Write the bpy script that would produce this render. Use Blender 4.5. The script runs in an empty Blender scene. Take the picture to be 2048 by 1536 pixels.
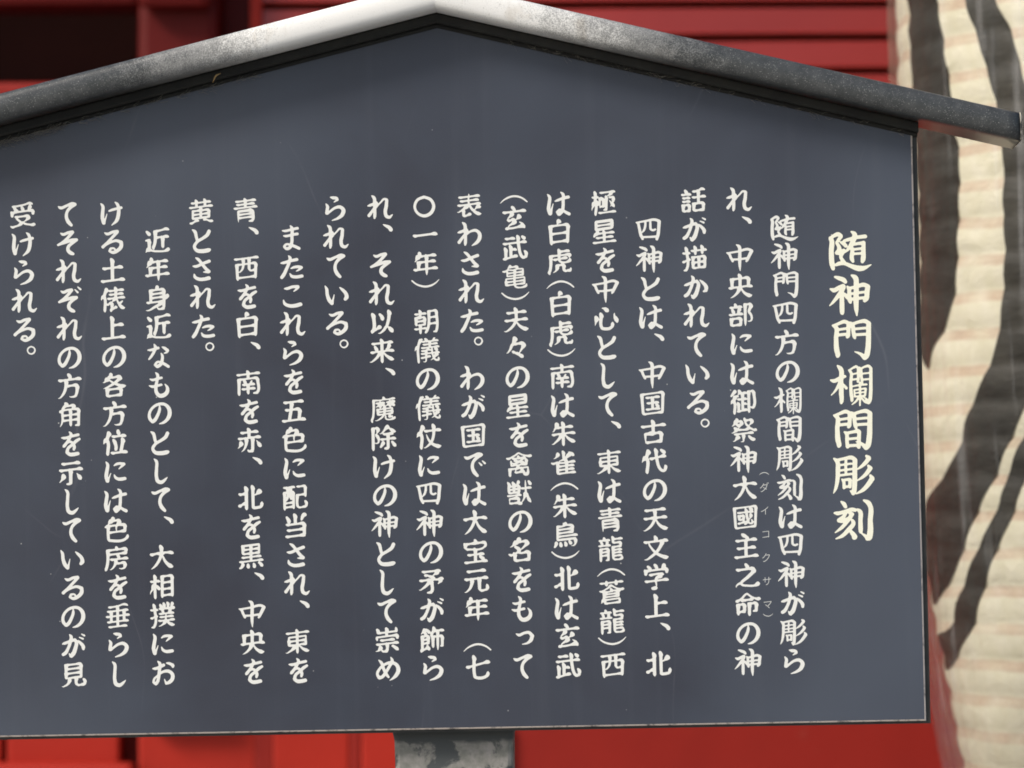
# A roofed black notice board in front of a red gate, with a big paper lantern beside it.
import bpy, math, random
import numpy as np
from mathutils import Matrix, Vector
from mathutils.geometry import delaunay_2d_cdt

S = bpy.context.scene
COL = S.collection
random.seed(4)
H = 1.65                                   # height of the board's middle above the ground

# ------------------------------------------------------------------ camera
TILT = Matrix.Translation((0, 0, H)) @ Matrix.Rotation(-0.0193, 4, 'Y')      # the post leans a little; the camera is level
def cam_rot(p, y, r):
    return Matrix.Rotation(y, 3, 'Z') @ Matrix.Rotation(p, 3, 'X') @ Matrix.Rotation(r, 3, 'Y')
R = cam_rot(0.0393, 0.0270, 0.0193)
cam_d = bpy.data.cameras.new('camera'); cam = bpy.data.objects.new('camera', cam_d); COL.objects.link(cam)
m = Matrix.Identity(4)
for i in range(3):
    m[i][0] = R[i][0]; m[i][1] = R[i][2]; m[i][2] = -R[i][1]
m.translation = (0.2159, -4.216, -0.1044)
cam.matrix_world = TILT @ m
cam_d.sensor_width = 36; cam_d.lens = 36 * 7000 / 2048
cam_d.clip_end = 500; cam_d.clip_start = .1
cam_d.dof.use_dof = True; cam_d.dof.focus_distance = 4.24; cam_d.dof.aperture_fstop = 3.9
S.camera = cam

# ------------------------------------------------------------------ light
SUN_EL, SUN_AZ = math.radians(38), math.radians(-57)       # hazy sun in front of the board, over the camera's left shoulder
W = bpy.data.worlds.new('World'); S.world = W; W.use_nodes = True
nt = W.node_tree; bg = nt.nodes['Background']
sky = nt.nodes.new('ShaderNodeTexSky'); sky.sky_type = 'NISHITA'; sky.sun_disc = False
sky.sun_elevation = SUN_EL; sky.sun_rotation = math.pi - SUN_AZ
sky.air_density = 1.0; sky.dust_density = 3.0; sky.ozone_density = 1.0
nt.links.new(sky.outputs[0], bg.inputs[0]); bg.inputs[1].default_value = 0.066
sd = bpy.data.lights.new('sun', 'SUN'); sd.energy = 1.5; sd.angle = math.radians(14); sd.color = (1, .96, .9)
so = bpy.data.objects.new('sun', sd); COL.objects.link(so)
dirv = Vector((math.sin(SUN_AZ) * math.cos(SUN_EL), -math.cos(SUN_AZ) * math.cos(SUN_EL), math.sin(SUN_EL)))
so.rotation_euler = dirv.to_track_quat('Z', 'Y').to_euler()
S.view_settings.view_transform = 'Standard'; S.view_settings.look = 'None'
S.view_settings.exposure = 1.2; S.view_settings.gamma = 1
S.cycles.filter_width = 1.7

# ------------------------------------------------------------------ helpers
def mesh_obj(name, verts, faces, mat, parent=None, mats=None, fmat=None, smooth=False):
    me = bpy.data.meshes.new(name); me.from_pydata([tuple(v) for v in verts], [], faces); me.validate(); me.update()
    for x in (mats or [mat]): me.materials.append(x)
    if fmat is not None:
        for p, k in zip(me.polygons, fmat): p.material_index = k
    if smooth:
        for p in me.polygons: p.use_smooth = True
    o = bpy.data.objects.new(name, me); COL.objects.link(o)
    if parent: o.parent = parent
    return o
def box(name, x0, x1, y0, y1, z0, z1, mat, parent=None, bev=.003):
    """box with chamfered edges"""
    import bmesh
    bm = bmesh.new(); bmesh.ops.create_cube(bm, size=1)
    for v in bm.verts:
        v.co = Vector(((x0 + x1) / 2 + v.co.x * (x1 - x0), (y0 + y1) / 2 + v.co.y * (y1 - y0), (z0 + z1) / 2 + v.co.z * (z1 - z0)))
    if bev: bmesh.ops.bevel(bm, geom=bm.edges[:], offset=bev, segments=2, affect='EDGES', profile=.6)
    me = bpy.data.meshes.new(name); bm.to_mesh(me); bm.free(); me.materials.append(mat)
    for p in me.polygons: p.use_smooth = len(p.vertices) == 4 and p.area < bev * 4 * max(x1 - x0, y1 - y0, z1 - z0)
    for p in me.polygons: p.use_smooth = False
    o = bpy.data.objects.new(name, me); COL.objects.link(o)
    if parent: o.parent = parent
    return o
def empty(name, mat4, label, cat):
    o = bpy.data.objects.new(name, None); COL.objects.link(o); o.matrix_world = mat4
    o['label'] = label; o['category'] = cat; return o

# ------------------------------------------------------------------ materials
class N:
    def __init__(s, name):
        s.m = bpy.data.materials.new(name); s.m.use_nodes = True; s.t = s.m.node_tree
        s.b = s.t.nodes['Principled BSDF']; s.out = s.t.nodes['Material Output']
    def n(s, ty, **k):
        x = s.t.nodes.new('ShaderNode' + ty)
        for a, v in k.items(): setattr(x, a, v)
        return x
    def l(s, a, b): s.t.links.new(a, b)
    def coord(s, scale=(1, 1, 1), kind='Object', loc=(0, 0, 0)):
        c = s.n('TexCoord'); mp = s.n('Mapping'); mp.inputs['Scale'].default_value = scale; mp.inputs['Location'].default_value = loc
        s.l(c.outputs[kind], mp.inputs[0]); return mp.outputs[0]
    def noise(s, vec, scale, detail=4, rough=.55, dist=0):
        x = s.n('TexNoise'); x.inputs['Scale'].default_value = scale; x.inputs['Detail'].default_value = detail
        x.inputs['Roughness'].default_value = rough; x.inputs['Distortion'].default_value = dist
        s.l(vec, x.inputs['Vector']); return x.outputs['Fac']
    def ramp(s, fac, stops):
        r = s.n('ValToRGB'); e = r.color_ramp.elements
        while len(e) < len(stops): e.new(.5)
        for q, (p, c) in zip(e, stops):
            q.position = p; q.color = (c, c, c, 1) if not isinstance(c, tuple) else (*c, 1)
        s.l(fac, r.inputs[0]); return r.outputs[0]
    def math(s, op, a, b=None, clamp=False):
        x = s.n('Math', operation=op, use_clamp=clamp)
        for i, v in enumerate((a, b)):
            if v is None: continue
            if isinstance(v, (int, float)): x.inputs[i].default_value = v
            else: s.l(v, x.inputs[i])
        return x.outputs[0]
    def mix(s, fac, a, b):
        x = s.n('Mix', data_type='RGBA')
        for i, v in ((0, fac), (6, a), (7, b)):
            if isinstance(v, (int, float)): x.inputs[i].default_value = v
            elif isinstance(v, tuple): x.inputs[i].default_value = (*v, 1)
            else: s.l(v, x.inputs[i])
        return x.outputs[2]
    def set(s, base=None, rough=None, spec=None, bump=None, bs=.1, bd=.001):
        for k, v in (('Base Color', base), ('Roughness', rough), ('Specular IOR Level', spec)):
            if v is None: continue
            if isinstance(v, tuple): s.b.inputs[k].default_value = (*v, 1)
            elif isinstance(v, (int, float)): s.b.inputs[k].default_value = v
            else: s.l(v, s.b.inputs[k])
        if bump is not None:
            x = s.n('Bump'); x.inputs['Strength'].default_value = bs; x.inputs['Distance'].default_value = bd
            s.l(bump, x.inputs['Height']); s.l(x.outputs[0], s.b.inputs['Normal'])
        return s.m

def m_board():
    s = N('black_board_lacquer'); v = s.coord()
    big = s.noise(v, 5, 5, .6, .4)
    fine = s.noise(v, 900, 2)
    c = s.mix(s.ramp(big, [(.35, 0.0), (.7, 1.0)]), (.020, .022, .036), (.028, .036, .056))
    sheen = s.ramp(s.noise(s.coord((1.1, 1, .8), loc=(.55, 0, .2)), 1.3, 3, .5, .2), [(.40, 0.0), (.64, 1.0)])     # uneven sky sheen painted into the board's colour
    c = s.mix(s.math('MULTIPLY', sheen, .65), c, (.078, .094, .124))
    run = s.ramp(s.noise(s.coord((26, 1, .7)), 1.6, 4, .6), [(.55, 0.0), (.8, 1.0)])
    c = s.mix(s.math('MULTIPLY', run, .10), c, (.12, .13, .15))
    c = s.mix(s.math('MULTIPLY', s.ramp(fine, [(.3, 0.0), (.75, 1.0)]), .25), c, (.085, .09, .10))
    # hairline scratches and specks of dust
    w = s.n('TexVoronoi', feature='DISTANCE_TO_EDGE'); w.inputs['Scale'].default_value = 2.3
    wv = s.coord((1.4, 1, .8)); s.l(s.mix(.12, wv, s.noise(wv, 3, 2)), w.inputs['Vector'])
    scr = s.math('MULTIPLY', s.ramp(w.outputs['Distance'], [(0.0, 1.0), (.004, 0.0)]), s.ramp(s.noise(v, 6, 3), [(.5, 0.0), (.68, 1.0)]))
    d = s.n('TexVoronoi'); d.inputs['Scale'].default_value = 55; s.l(v, d.inputs['Vector'])
    speck = s.math('MULTIPLY', s.ramp(d.outputs['Distance'], [(.035, 1.0), (.06, 0.0)]), s.ramp(s.noise(v, 23, 1), [(.60, 0.0), (.66, 1.0)]))
    c = s.mix(s.math('MULTIPLY', scr, .13), c, (.25, .25, .27))
    c = s.mix(s.math('MULTIPLY', speck, .75), c, (.5, .5, .48))
    rg = s.math('ADD', s.math('MULTIPLY', big, .22), .30)
    return s.set(c, rg, .5, s.noise(v, 9, 3), .12, .004)
def m_paint(name, col):
    s = N(name); v = s.coord()
    c = s.mix(s.ramp(s.noise(v, 40, 4), [(.35, 0.0), (.7, 1.0)]), col, tuple(x * .93 for x in col))
    return s.set(c, .5, .4)
def m_worn():
    s = N('worn_panel_edge'); v = s.coord()
    f = s.ramp(s.noise(v, 60, 6, .75), [(.34, 0.0), (.50, 1.0)])
    return s.set(s.mix(f, (.05, .052, .06), (.56, .49, .43)), .6, .4)
def m_black(name='black_frame_paint', a=(.018, .019, .017), b=(.05, .05, .042), r=.45):
    s = N(name); v = s.coord()
    return s.set(s.mix(s.ramp(s.noise(v, 30, 6, .7), [(.4, 0.0), (.75, 1.0)]), a, b), r, .5, s.noise(v, 200, 3), .2, .0006)
def m_rail():
    s = N('weathered_rail_paint_sun_patch'); v = s.coord()
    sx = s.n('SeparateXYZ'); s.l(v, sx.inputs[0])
    d = s.math('ABSOLUTE', s.math('SUBTRACT', sx.outputs['X'], -.015))          # white sun patch painted into the colour, fading out from the ridge
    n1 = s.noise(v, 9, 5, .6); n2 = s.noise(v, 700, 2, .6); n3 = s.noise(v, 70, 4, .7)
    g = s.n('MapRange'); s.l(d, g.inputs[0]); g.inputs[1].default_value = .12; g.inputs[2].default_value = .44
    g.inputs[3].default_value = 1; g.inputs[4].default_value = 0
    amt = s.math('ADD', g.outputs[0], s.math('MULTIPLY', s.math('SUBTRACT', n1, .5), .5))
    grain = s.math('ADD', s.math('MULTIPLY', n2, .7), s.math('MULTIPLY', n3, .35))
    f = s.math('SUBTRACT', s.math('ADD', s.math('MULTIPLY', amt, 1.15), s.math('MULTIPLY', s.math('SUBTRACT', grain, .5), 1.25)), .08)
    sun_patch = s.ramp(f, [(.22, 0.0), (.66, .30), (1.0, 1.0)])
    dust = s.ramp(s.noise(v, 800, 1), [(.64, 0.0), (.72, .6)])
    base = s.mix(s.ramp(n3, [(.35, 0.0), (.7, 1.0)]), (.038, .041, .041), (.066, .069, .068))
    c = s.mix(dust, base, (.35, .35, .33))
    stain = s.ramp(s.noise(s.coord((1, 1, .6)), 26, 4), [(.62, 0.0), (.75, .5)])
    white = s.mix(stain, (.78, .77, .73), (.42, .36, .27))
    c = s.mix(sun_patch, c, white)
    return s.set(c, s.ramp(sun_patch, [(0.0, .30), (.6, .6)]), .5, n2, .5, .0005)
def m_endgrain():
    s = N('worn_rail_end'); v = s.coord()
    return s.set(s.mix(s.ramp(s.noise(v, 90, 5), [(.4, 0.0), (.6, 1.0)]), (.08, .075, .065), (.55, .50, .40)), .6, .3)
def m_post():
    s = N('lichened_post_paint'); v = s.coord()
    a = s.ramp(s.noise(v, 27, 7, .6, .4), [(.46, 0.0), (.52, 1.0)])
    b = s.ramp(s.noise(v, 70, 5, .6), [(.4, 0.0), (.65, 1.0)])
    sz = s.n('SeparateXYZ'); s.l(v, sz.inputs[0])
    top = s.math('ADD', sz.outputs['Z'], s.math('MULTIPLY', s.noise(v, 30, 3), .016))
    a = s.math('MULTIPLY', a, s.ramp(s.math('MULTIPLY', s.math('ADD', top, .378), 30), [(.46, 1.0), (.60, 0.0)]))
    c = s.mix(a, (.075, .082, .082), s.mix(b, (.20, .20, .175), (.31, .295, .27)))
    return s.set(c, .7, .3, a, .4, .001)
def m_red(name, col, rough=.42, streak=(1, 1, 1), spec=.5):
    s = N(name); v = s.coord(streak)
    f = s.ramp(s.noise(v, 3.5, 6, .6, .3), [(.3, 0.0), (.75, 1.0)])
    c = s.mix(f, col, tuple(x * .78 for x in col))
    g = s.ramp(s.noise(v, 24, 5, .7), [(.66, 0.0), (.8, .35)])
    c = s.mix(g, c, (.30, .10, .07))
    return s.set(c, rough, spec, s.noise(v, 12, 3), .25, .004)
def m_paper():
    s = N('oiled_lantern_paper'); v = s.coord()
    sx = s.n('SeparateXYZ'); s.l(v, sx.inputs[0])
    ph = s.math('FRACT', s.math('DIVIDE', s.math('ADD', sx.outputs['Z'], s.math('MULTIPLY', s.noise(v, 6, 3), .016)), .0525))
    tri = s.math('ABSOLUTE', s.math('SUBTRACT', ph, .5))                  # .5 on a hoop, 0 between hoops
    band = s.math('MULTIPLY', s.ramp(tri, [(.30, 0.0), (.40, 1.0)]), s.ramp(s.noise(v, 14, 5), [(.34, .35), (.6, 1.0)]))
    c = s.mix(s.ramp(s.noise(v, 30, 6, .6), [(.35, 0.0), (.7, 1.0)]), (.77, .745, .585), (.845, .82, .69))
    c = s.mix(s.math('MULTIPLY', band, .68), c, (.55, .38, .28))
    cr = s.noise(s.coord((1, 1, 1.6)), 11, 7, .6, 1.2)
    s.set(c, .6, .3, cr, .5, .012)
    tl = s.n('BsdfTranslucent'); s.l(c, tl.inputs[0]); mx = s.n('MixShader'); mx.inputs[0].default_value = .3
    s.l(s.b.outputs[0], mx.inputs[1]); s.l(tl.outputs[0], mx.inputs[2]); s.l(mx.outputs[0], s.out.inputs[0]); return s.m
def m_ink():
    s = N('lantern_ink'); v = s.coord((1, 1, 3))
    return s.set(s.mix(s.ramp(s.noise(v, 12, 6, .65), [(.4, 0.0), (.75, 1.0)]), (.022, .021, .018), (.052, .050, .044)), .5, .4, s.noise(v, 10, 6), .5, .01)
def m_cover():
    s = N('clear_plastic_cover'); v = s.coord((1, 1, .04))
    tr = s.n('BsdfTransparent'); tr.inputs[0].default_value = (.96, .955, .94, 1)
    gl = s.n('BsdfGlossy'); gl.inputs['Roughness'].default_value = .16; gl.inputs[0].default_value = (1, 1, 1, 1)
    bp = s.n('Bump'); bp.inputs['Strength'].default_value = 1; bp.inputs['Distance'].default_value = .008
    s.l(s.noise(v, 34, 4, .55), bp.inputs['Height']); s.l(bp.outputs[0], gl.inputs['Normal'])
    fr = s.n('Fresnel'); fr.inputs[0].default_value = 1.3; s.l(bp.outputs[0], fr.inputs['Normal'])
    mx = s.n('MixShader'); s.l(s.math('MULTIPLY', fr.outputs[0], .6), mx.inputs[0]); s.l(tr.outputs[0], mx.inputs[1]); s.l(gl.outputs[0], mx.inputs[2])
    df = s.n('BsdfDiffuse'); df.inputs[0].default_value = (.75, .75, .75, 1)       # whitish vertical reflections painted in as diffuse streaks
    cr = s.math('MULTIPLY', s.ramp(s.noise(s.coord((1, 1, .07)), 30, 5, .6, .4), [(.56, 0.0), (.74, 1.0)]), .18)
    m2 = s.n('MixShader'); s.l(cr, m2.inputs[0]); s.l(mx.outputs[0], m2.inputs[1]); s.l(df.outputs[0], m2.inputs[2])
    s.l(m2.outputs[0], s.out.inputs[0]); return s.m
def m_plain(name, a, b, sc, r=.8):
    s = N(name); v = s.coord()
    return s.set(s.mix(s.noise(v, sc, 5), a, b), r, .3, s.noise(v, sc * 4, 4), .4, .004)

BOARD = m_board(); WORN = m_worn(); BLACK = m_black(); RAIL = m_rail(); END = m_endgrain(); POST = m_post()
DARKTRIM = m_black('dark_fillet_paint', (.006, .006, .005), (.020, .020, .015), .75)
WHITE = m_paint('white_lettering_paint', (.77, .77, .72)); CREAM = m_paint('cream_title_paint', (.86, .85, .69)); THIN = m_paint('thin_gloss_paint', (.58, .59, .56))
RED = m_red('vermilion_lacquer', (.41, .022, .011), .5, spec=.22)
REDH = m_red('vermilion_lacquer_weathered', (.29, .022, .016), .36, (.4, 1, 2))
REDD = m_red('deep_red_lacquer', (.28, .016, .010), .5, spec=.22)
REDS = m_red('shaded_red_lacquer', (.105, .006, .005), .5, spec=.15)  # red darkened in its colour for the shade under the eaves
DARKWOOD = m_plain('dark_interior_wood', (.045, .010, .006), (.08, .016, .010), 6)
PAPER = m_paper(); INK = m_ink(); COVER = m_cover()
STONE = m_plain('grey_stone_paving', (.20, .20, .19), (.32, .31, .29), 2.5)

# ------------------------------------------------------------------ ground
g = mesh_obj('ground', [(-60, -60, 0), (60, -60, 0), (60, 60, 0), (-60, 60, 0)], [(0, 1, 2, 3)], STONE); g['kind'] = 'structure'

# ------------------------------------------------------------------ red gate behind (2.2 m behind the board)
GX = lambda u: .040 + (u - 1024) * .000917
GZ = lambda v: H + .150 - (v - 768) * .000917
YW = 2.2
gate = empty('temple_gate', Matrix.Translation((0, YW, 0)), 'red lacquered timber gate wall, out of focus behind the notice board', 'gate')
def gb(name, u0, u1, v0, v1, y0, y1, mat, bev=.004):
    return box(name, GX(u0), GX(u1), y0, y1, GZ(v1), GZ(v0), mat, gate, bev)
# back wall and floor of the dark opening at the left, behind the lattice
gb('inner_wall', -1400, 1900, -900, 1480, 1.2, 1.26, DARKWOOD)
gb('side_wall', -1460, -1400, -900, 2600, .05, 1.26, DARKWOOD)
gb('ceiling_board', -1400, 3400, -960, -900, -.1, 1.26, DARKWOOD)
#left: opening with a pillar, rails above and below
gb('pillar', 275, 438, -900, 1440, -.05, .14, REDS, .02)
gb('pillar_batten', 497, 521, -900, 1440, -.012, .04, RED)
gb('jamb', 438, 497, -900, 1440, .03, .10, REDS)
gb('sill_beam', -1400, 274, 164, 262, -.04, .1, REDD, .012)
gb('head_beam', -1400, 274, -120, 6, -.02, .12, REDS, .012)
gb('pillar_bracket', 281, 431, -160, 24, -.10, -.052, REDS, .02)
gb('lower_wall', -1400, 274, 263, 1440, .02, .08, REDD)
# right: overlapping horizontal boards
def slat(v0, v1, mat, u0=522, u1=3400, tilt=.30):
    """clapboard: its lower edge stands forward of its upper edge"""
    x0, x1, z1, z0 = GX(u0), GX(u1), GZ(v0), GZ(v1); h = z1 - z0; d = h * tilt
    n = 8; V = []; F = []
    prof = [(.0, z1), (-.004, z1 - .003), (-d + .004, z0 + .004), (-d + .001, z0 + .0015), (-d + .004, z0), (.014, z0), (.014, z1)]
    for i in range(n + 1):
        x = x0 + (x1 - x0) * i / n; w = .0012 * math.sin(i * 1.9 + v0)
        V += [(x, y + w, z + w * .6) for y, z in prof]
    k = len(prof)
    for i in range(n):
        for j in range(k): F.append((i * k + j, i * k + (j + 1) % k, (i + 1) * k + (j + 1) % k, (i + 1) * k + j))
    F += [tuple(range(k)), tuple(n * k + j for j in range(k))[::-1]]
    mesh_obj('wall_slat', V, F, mat, gate)
gb('slat_backing', 522, 3400, -900, 1440, .03, .07, DARKWOOD)
v = -656
while v < 1050:
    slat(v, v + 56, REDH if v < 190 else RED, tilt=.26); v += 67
# lower wainscot seen below the board
seq = [(-560, -260), (-252, 2), (12, 238), (276, 512), (545, 700), (722, 1010), (1014, 3400)]
for i, (a, b) in enumerate(seq):
    gb('wainscot_panel', a, b, 1440 if i < 6 else 1085, 2600, .0 if i < 6 else .02, .05 if i < 6 else .07, RED if i < 6 else REDD, .006)
gb('wainscot_backing', -1400, 3400, 1440, 2600, .075, .12, REDD)
for a, b in ((510, 547), (700, 722)): gb('wainscot_batten', a, b, 1440, 2600, -.0, .06, REDD, .004)
gb('foot_rail', -1400, 272, 1524, 1560, -.05, -.003, RED, .01)
gb('eave_board', -2200, 3800, -1560, -1500, -.75, .1, REDD, .01)
gb('lantern_beam', 2200, 2400, -560, -420, -1.6, .03, REDD, .01)

# ------------------------------------------------------------------ lantern with a clear cover
LX, LY = 1.0784, 1.0
lan = empty('paper_lantern', TILT @ Matrix.Translation((LX, LY, 0)), 'cream paper lantern with bold black brush strokes in a clear cover, beside the notice board', 'lantern')
PR = [(-1.02, .19), (-.98, .22), (-.90, .262), (-.75, .30), (-.6059, .3235), (-.4839, .345), (-.3603, .3655), (-.2706, .3815), (-.1584, .3960), (.0661, .4088), (.3666, .4140), (.5324, .4170), (.6684, .4185), (.82, .4150), (.98, .39), (1.08, .35), (1.14, .30), (1.17, .25)]
pz = np.array([p[0] for p in PR]); pr = np.array([p[1] for p in PR])
PITCH = .0525
def lrad(z, phi, scal=.0045):
    r = float(np.interp(z, pz, pr)); t = ((z / PITCH) % 1.0)
    return r - scal * (abs(t - .5) * 2) ** 2.2 * 1.0 + .0012 * math.sin(7 * phi + z * 30) * math.sin(z * 41 + phi * 3)
def surf(z, phi, off=0, scal=.0045):
    r = lrad(z, phi, scal) + off; return (r * math.sin(phi), -r * math.cos(phi), z)
def revolve(name, zs, mat, off, nphi=160, scal=.0045):
    V = [surf(z, 2 * math.pi * j / nphi, off(z) if callable(off) else off, scal) for z in zs for j in range(nphi)]
    F = [(i * nphi + j, i * nphi + (j + 1) % nphi, (i + 1) * nphi + (j + 1) % nphi, (i + 1) * nphi + j) for i in range(len(zs) - 1) for j in range(nphi)]
    return mesh_obj(name, V, F, mat, lan, smooth=True)
revolve('paper_body', np.linspace(-1.0, 1.15, 330), PAPER, 0)
def ring(name, z, r, h, mat, t=.02):
    n = 64; prof = [(r - t, z - h / 2), (r, z - h / 2), (r + .004, z), (r, z + h / 2), (r - t, z + h / 2)]; k = len(prof)
    V = [(a * math.sin(2 * math.pi * j / n), -a * math.cos(2 * math.pi * j / n), b) for j in range(n) for a, b in prof]
    F = [(j * k + i, j * k + (i + 1) % k, ((j + 1) % n) * k + (i + 1) % k, ((j + 1) % n) * k + i) for j in range(n) for i in range(k)]
    return mesh_obj(name, V, F, mat, lan, smooth=False)
ring('bottom_rim', -1.03, .215, .07, BLACK); ring('top_rim', 1.17, .285, .08, BLACK)
# brush strokes painted on the paper: outlines in (angle, height) on the lantern
STROKES = [
 [(-1.36, .6941), (-1.352, .6051), (-1.34, .5124), (-1.332, .4275), (-1.337, .3397), (-1.356, .2376), (-1.373, .15), (-1.328, .1088), (-1.286, .1117), (-1.219, .1393), (-1.109, .18), (-1.063, .229), (-1.039, .3071), (-1.02, .3924), (-1.035, .4367), (-1.049, .4869), (-1.088, .5753), (-1.123, .6424), (-1.143, .70), (-1.16, .80), (-1.19, .83), (-1.30, .82), (-1.36, .78)],
 [(-.99, .72), (-.984, .6699), (-.958, .6254), (-.9, .5653), (-.84, .4915), (-.813, .4338), (-.802, .3768), (-.812, .3138), (-.809, .2642), (-.829, .1943), (-.858, .1385), (-.924, .0903), (-1.029, .0351), (-1.105, -.014), (-1.252, -.0559), (-1.451, -.0915), (-1.56, -.13), (-1.62, -.19), (-1.56, -.235), (-1.455, -.2351), (-1.247, -.2009), (-1.139, -.1646), (-1.041, -.1146), (-.917, -.0585), (-.848, -.0168), (-.753, .0416), (-.679, .1068), (-.632, .1896), (-.615, .2729), (-.62, .3637), (-.657, .4488), (-.71, .507), (-.754, .5723), (-.813, .6175), (-.84, .6615), (-.86, .74), (-.93, .76)],
 [(-.62, .09), (-.697, .0443), (-.755, .0066), (-.796, -.0174), (-.874, -.0751), (-.909, -.101), (-1.072, -.1746), (-1.193, -.2224), (-1.338, -.2714), (-1.53, -.2829), (-1.58, -.30), (-1.56, -.325), (-1.515, -.3355), (-1.388, -.3262), (-1.228, -.2951), (-1.117, -.2652), (-1.024, -.2146), (-.912, -.1505), (-.844, -.1155), (-.771, -.0598), (-.674, -.0049), (-.608, .0499), (-.57, .085)],
 [(-.40, .60), (-.30, .66), (.10, .70), (.16, .62), (.05, .56), (-.30, .52)],
 [(-.12, .78), (.0, .76), (.03, .40), (.02, -.30), (-.06, -.42), (-.14, -.30), (-.11, .30)],
 [(-.46, .28), (-.36, .33), (.26, .36), (.34, .27), (.22, .21), (-.36, .18)],
 [(.06, .18), (.20, .14), (.42, -.12), (.62, -.26), (.50, -.34), (.26, -.20), (.08, .05)],
]
def smooth_loop(P, n=4):
    P = np.array(P); o = []
    for i in range(len(P)):
        a, b, c, d = P[i - 1], P[i], P[(i + 1) % len(P)], P[(i + 2) % len(P)]
        for t in np.arange(n) / n:
            o.append(.5 * ((2 * b) + (c - a) * t + (2 * a - 5 * b + 4 * c - d) * t * t + (3 * b - a - 3 * c + d) * t ** 3))
    return np.array(o)
def inside(P, x, y):
    c = False; j = len(P) - 1
    for i in range(len(P)):
        if (P[i][1] > y) != (P[j][1] > y) and x < (P[j][0] - P[i][0]) * (y - P[i][1]) / (P[j][1] - P[i][1]) + P[i][0]: c = not c
        j = i
    return c
for P in STROKES:
    L = smooth_loop(P); sc = .41                              # work in metres along the arc
    vs = [Vector((a * sc, b)) for a, b in L]; nb = len(vs)
    for x in np.arange(L[:, 0].min() * sc, L[:, 0].max() * sc, .011):
        for z in np.arange(L[:, 1].min(), L[:, 1].max(), .0075):
            if inside(L, x / sc, z): vs.append(Vector((x, z)))
    r = delaunay_2d_cdt(vs, [(i, (i + 1) % nb) for i in range(nb)], [], 1, 1e-5)
    V = [surf(c.y, c.x / sc, .0012) for c in r[0]]
    F = [f for f in r[2] if inside(L, sum(r[0][i].x for i in f) / len(f) / sc, sum(r[0][i].y for i in f) / len(f))]
    mesh_obj('brush_stroke', V, F, INK, lan, smooth=True)
revolve('clear_cover', np.linspace(-.99, 1.14, 60), COVER, lambda z: .013 + .019 * min(max((-.12 - z) / .25, 0), 1), 120, .0)
import bmesh
def tube(name, pts, r, mat, parent=None, n=8):
    V = []; F = []
    for i, p in enumerate(pts):
        p = Vector(p); a = Vector(pts[max(i - 1, 0)]); b = Vector(pts[min(i + 1, len(pts) - 1)]); t = (b - a).normalized()
        u = t.orthogonal().normalized() if i == 0 else (u - t * u.dot(t)).normalized(); w = t.cross(u)
        rr = r[i] if isinstance(r, (list, tuple)) else r
        V += [p + (u * math.cos(2 * math.pi * j / n) + w * math.sin(2 * math.pi * j / n)) * rr for j in range(n)]
    for i in range(len(pts) - 1):
        F += [(i * n + j, i * n + (j + 1) % n, (i + 1) * n + (j + 1) % n, (i + 1) * n + j) for j in range(n)]
    F += [tuple(range(n))[::-1], tuple((len(pts) - 1) * n + j for j in range(n))]
    return mesh_obj(name, V, F, mat, parent, smooth=True)
tube('hanging_cord', [(0, 0, 1.19), (0, 0, 1.24)], .012, BLACK, lan)

# ------------------------------------------------------------------ notice board
sign = empty('notice_board', TILT @ Matrix.Translation((.022, .06, 0)) @ Matrix.Translation((0, 0, -H)), 'black roofed notice board on a post, covered with columns of white Japanese writing', 'sign')
OFF = Vector((-.022, -.06, H))                 # the parts below are written in board coordinates
def put(o): o.location = OFF; o.parent = sign; return o
PX, PZ = .0195, .5124                        # ridge point of the roof rail's lower edge
SL, SRT = .237, .252                         # falls of the left and right rail
XL, XR, ZB = -.5571, .5961, -.3555
def zrail(x): return PZ - (SL * (PX - x) if x < PX else SRT * (x - PX))
# backing board, then the lettered front panel with a worn chamfer
def prism(name, poly, y0, y1, mat, bev=0, worn=None):
    bm = bmesh.new(); n = len(poly)
    f = [bm.verts.new((x, y0, z)) for x, z in poly]; b = [bm.verts.new((x, y1, z)) for x, z in poly]
    ff = bm.faces.new(f); bm.faces.new(b[::-1])
    for i in range(n): bm.faces.new((f[i], b[i], b[(i + 1) % n], f[(i + 1) % n]))
    bmesh.ops.recalc_face_normals(bm, faces=bm.faces[:])
    if bev: 
        r = bmesh.ops.bevel(bm, geom=[e for e in ff.edges], offset=bev, segments=2, affect='EDGES', profile=.5)
        for q in r['faces']: q.material_index = 1
        for q in bm.faces:
            if abs(q.normal.y) > .95: q.material_index = 0
    me = bpy.data.meshes.new(name); bm.to_mesh(me); bm.free(); me.materials.append(mat)
    if worn: me.materials.append(worn)
    o = bpy.data.objects.new(name, me); COL.objects.link(o); return put(o)
# faces are flat so the outline is the board's gable shape
gable = lambda e: [(XL + e, ZB + e * .55), (XR - e, ZB + e * .55), (XR - e, zrail(XR) - .004), (PX, PZ - .004), (XL + e, zrail(XL) - .004)]
prism('backing_board', gable(0), .0045, .022, BLACK)
prism('board_panel', gable(.0055), 0, .0044, BOARD, .0022, WORN)
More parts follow.
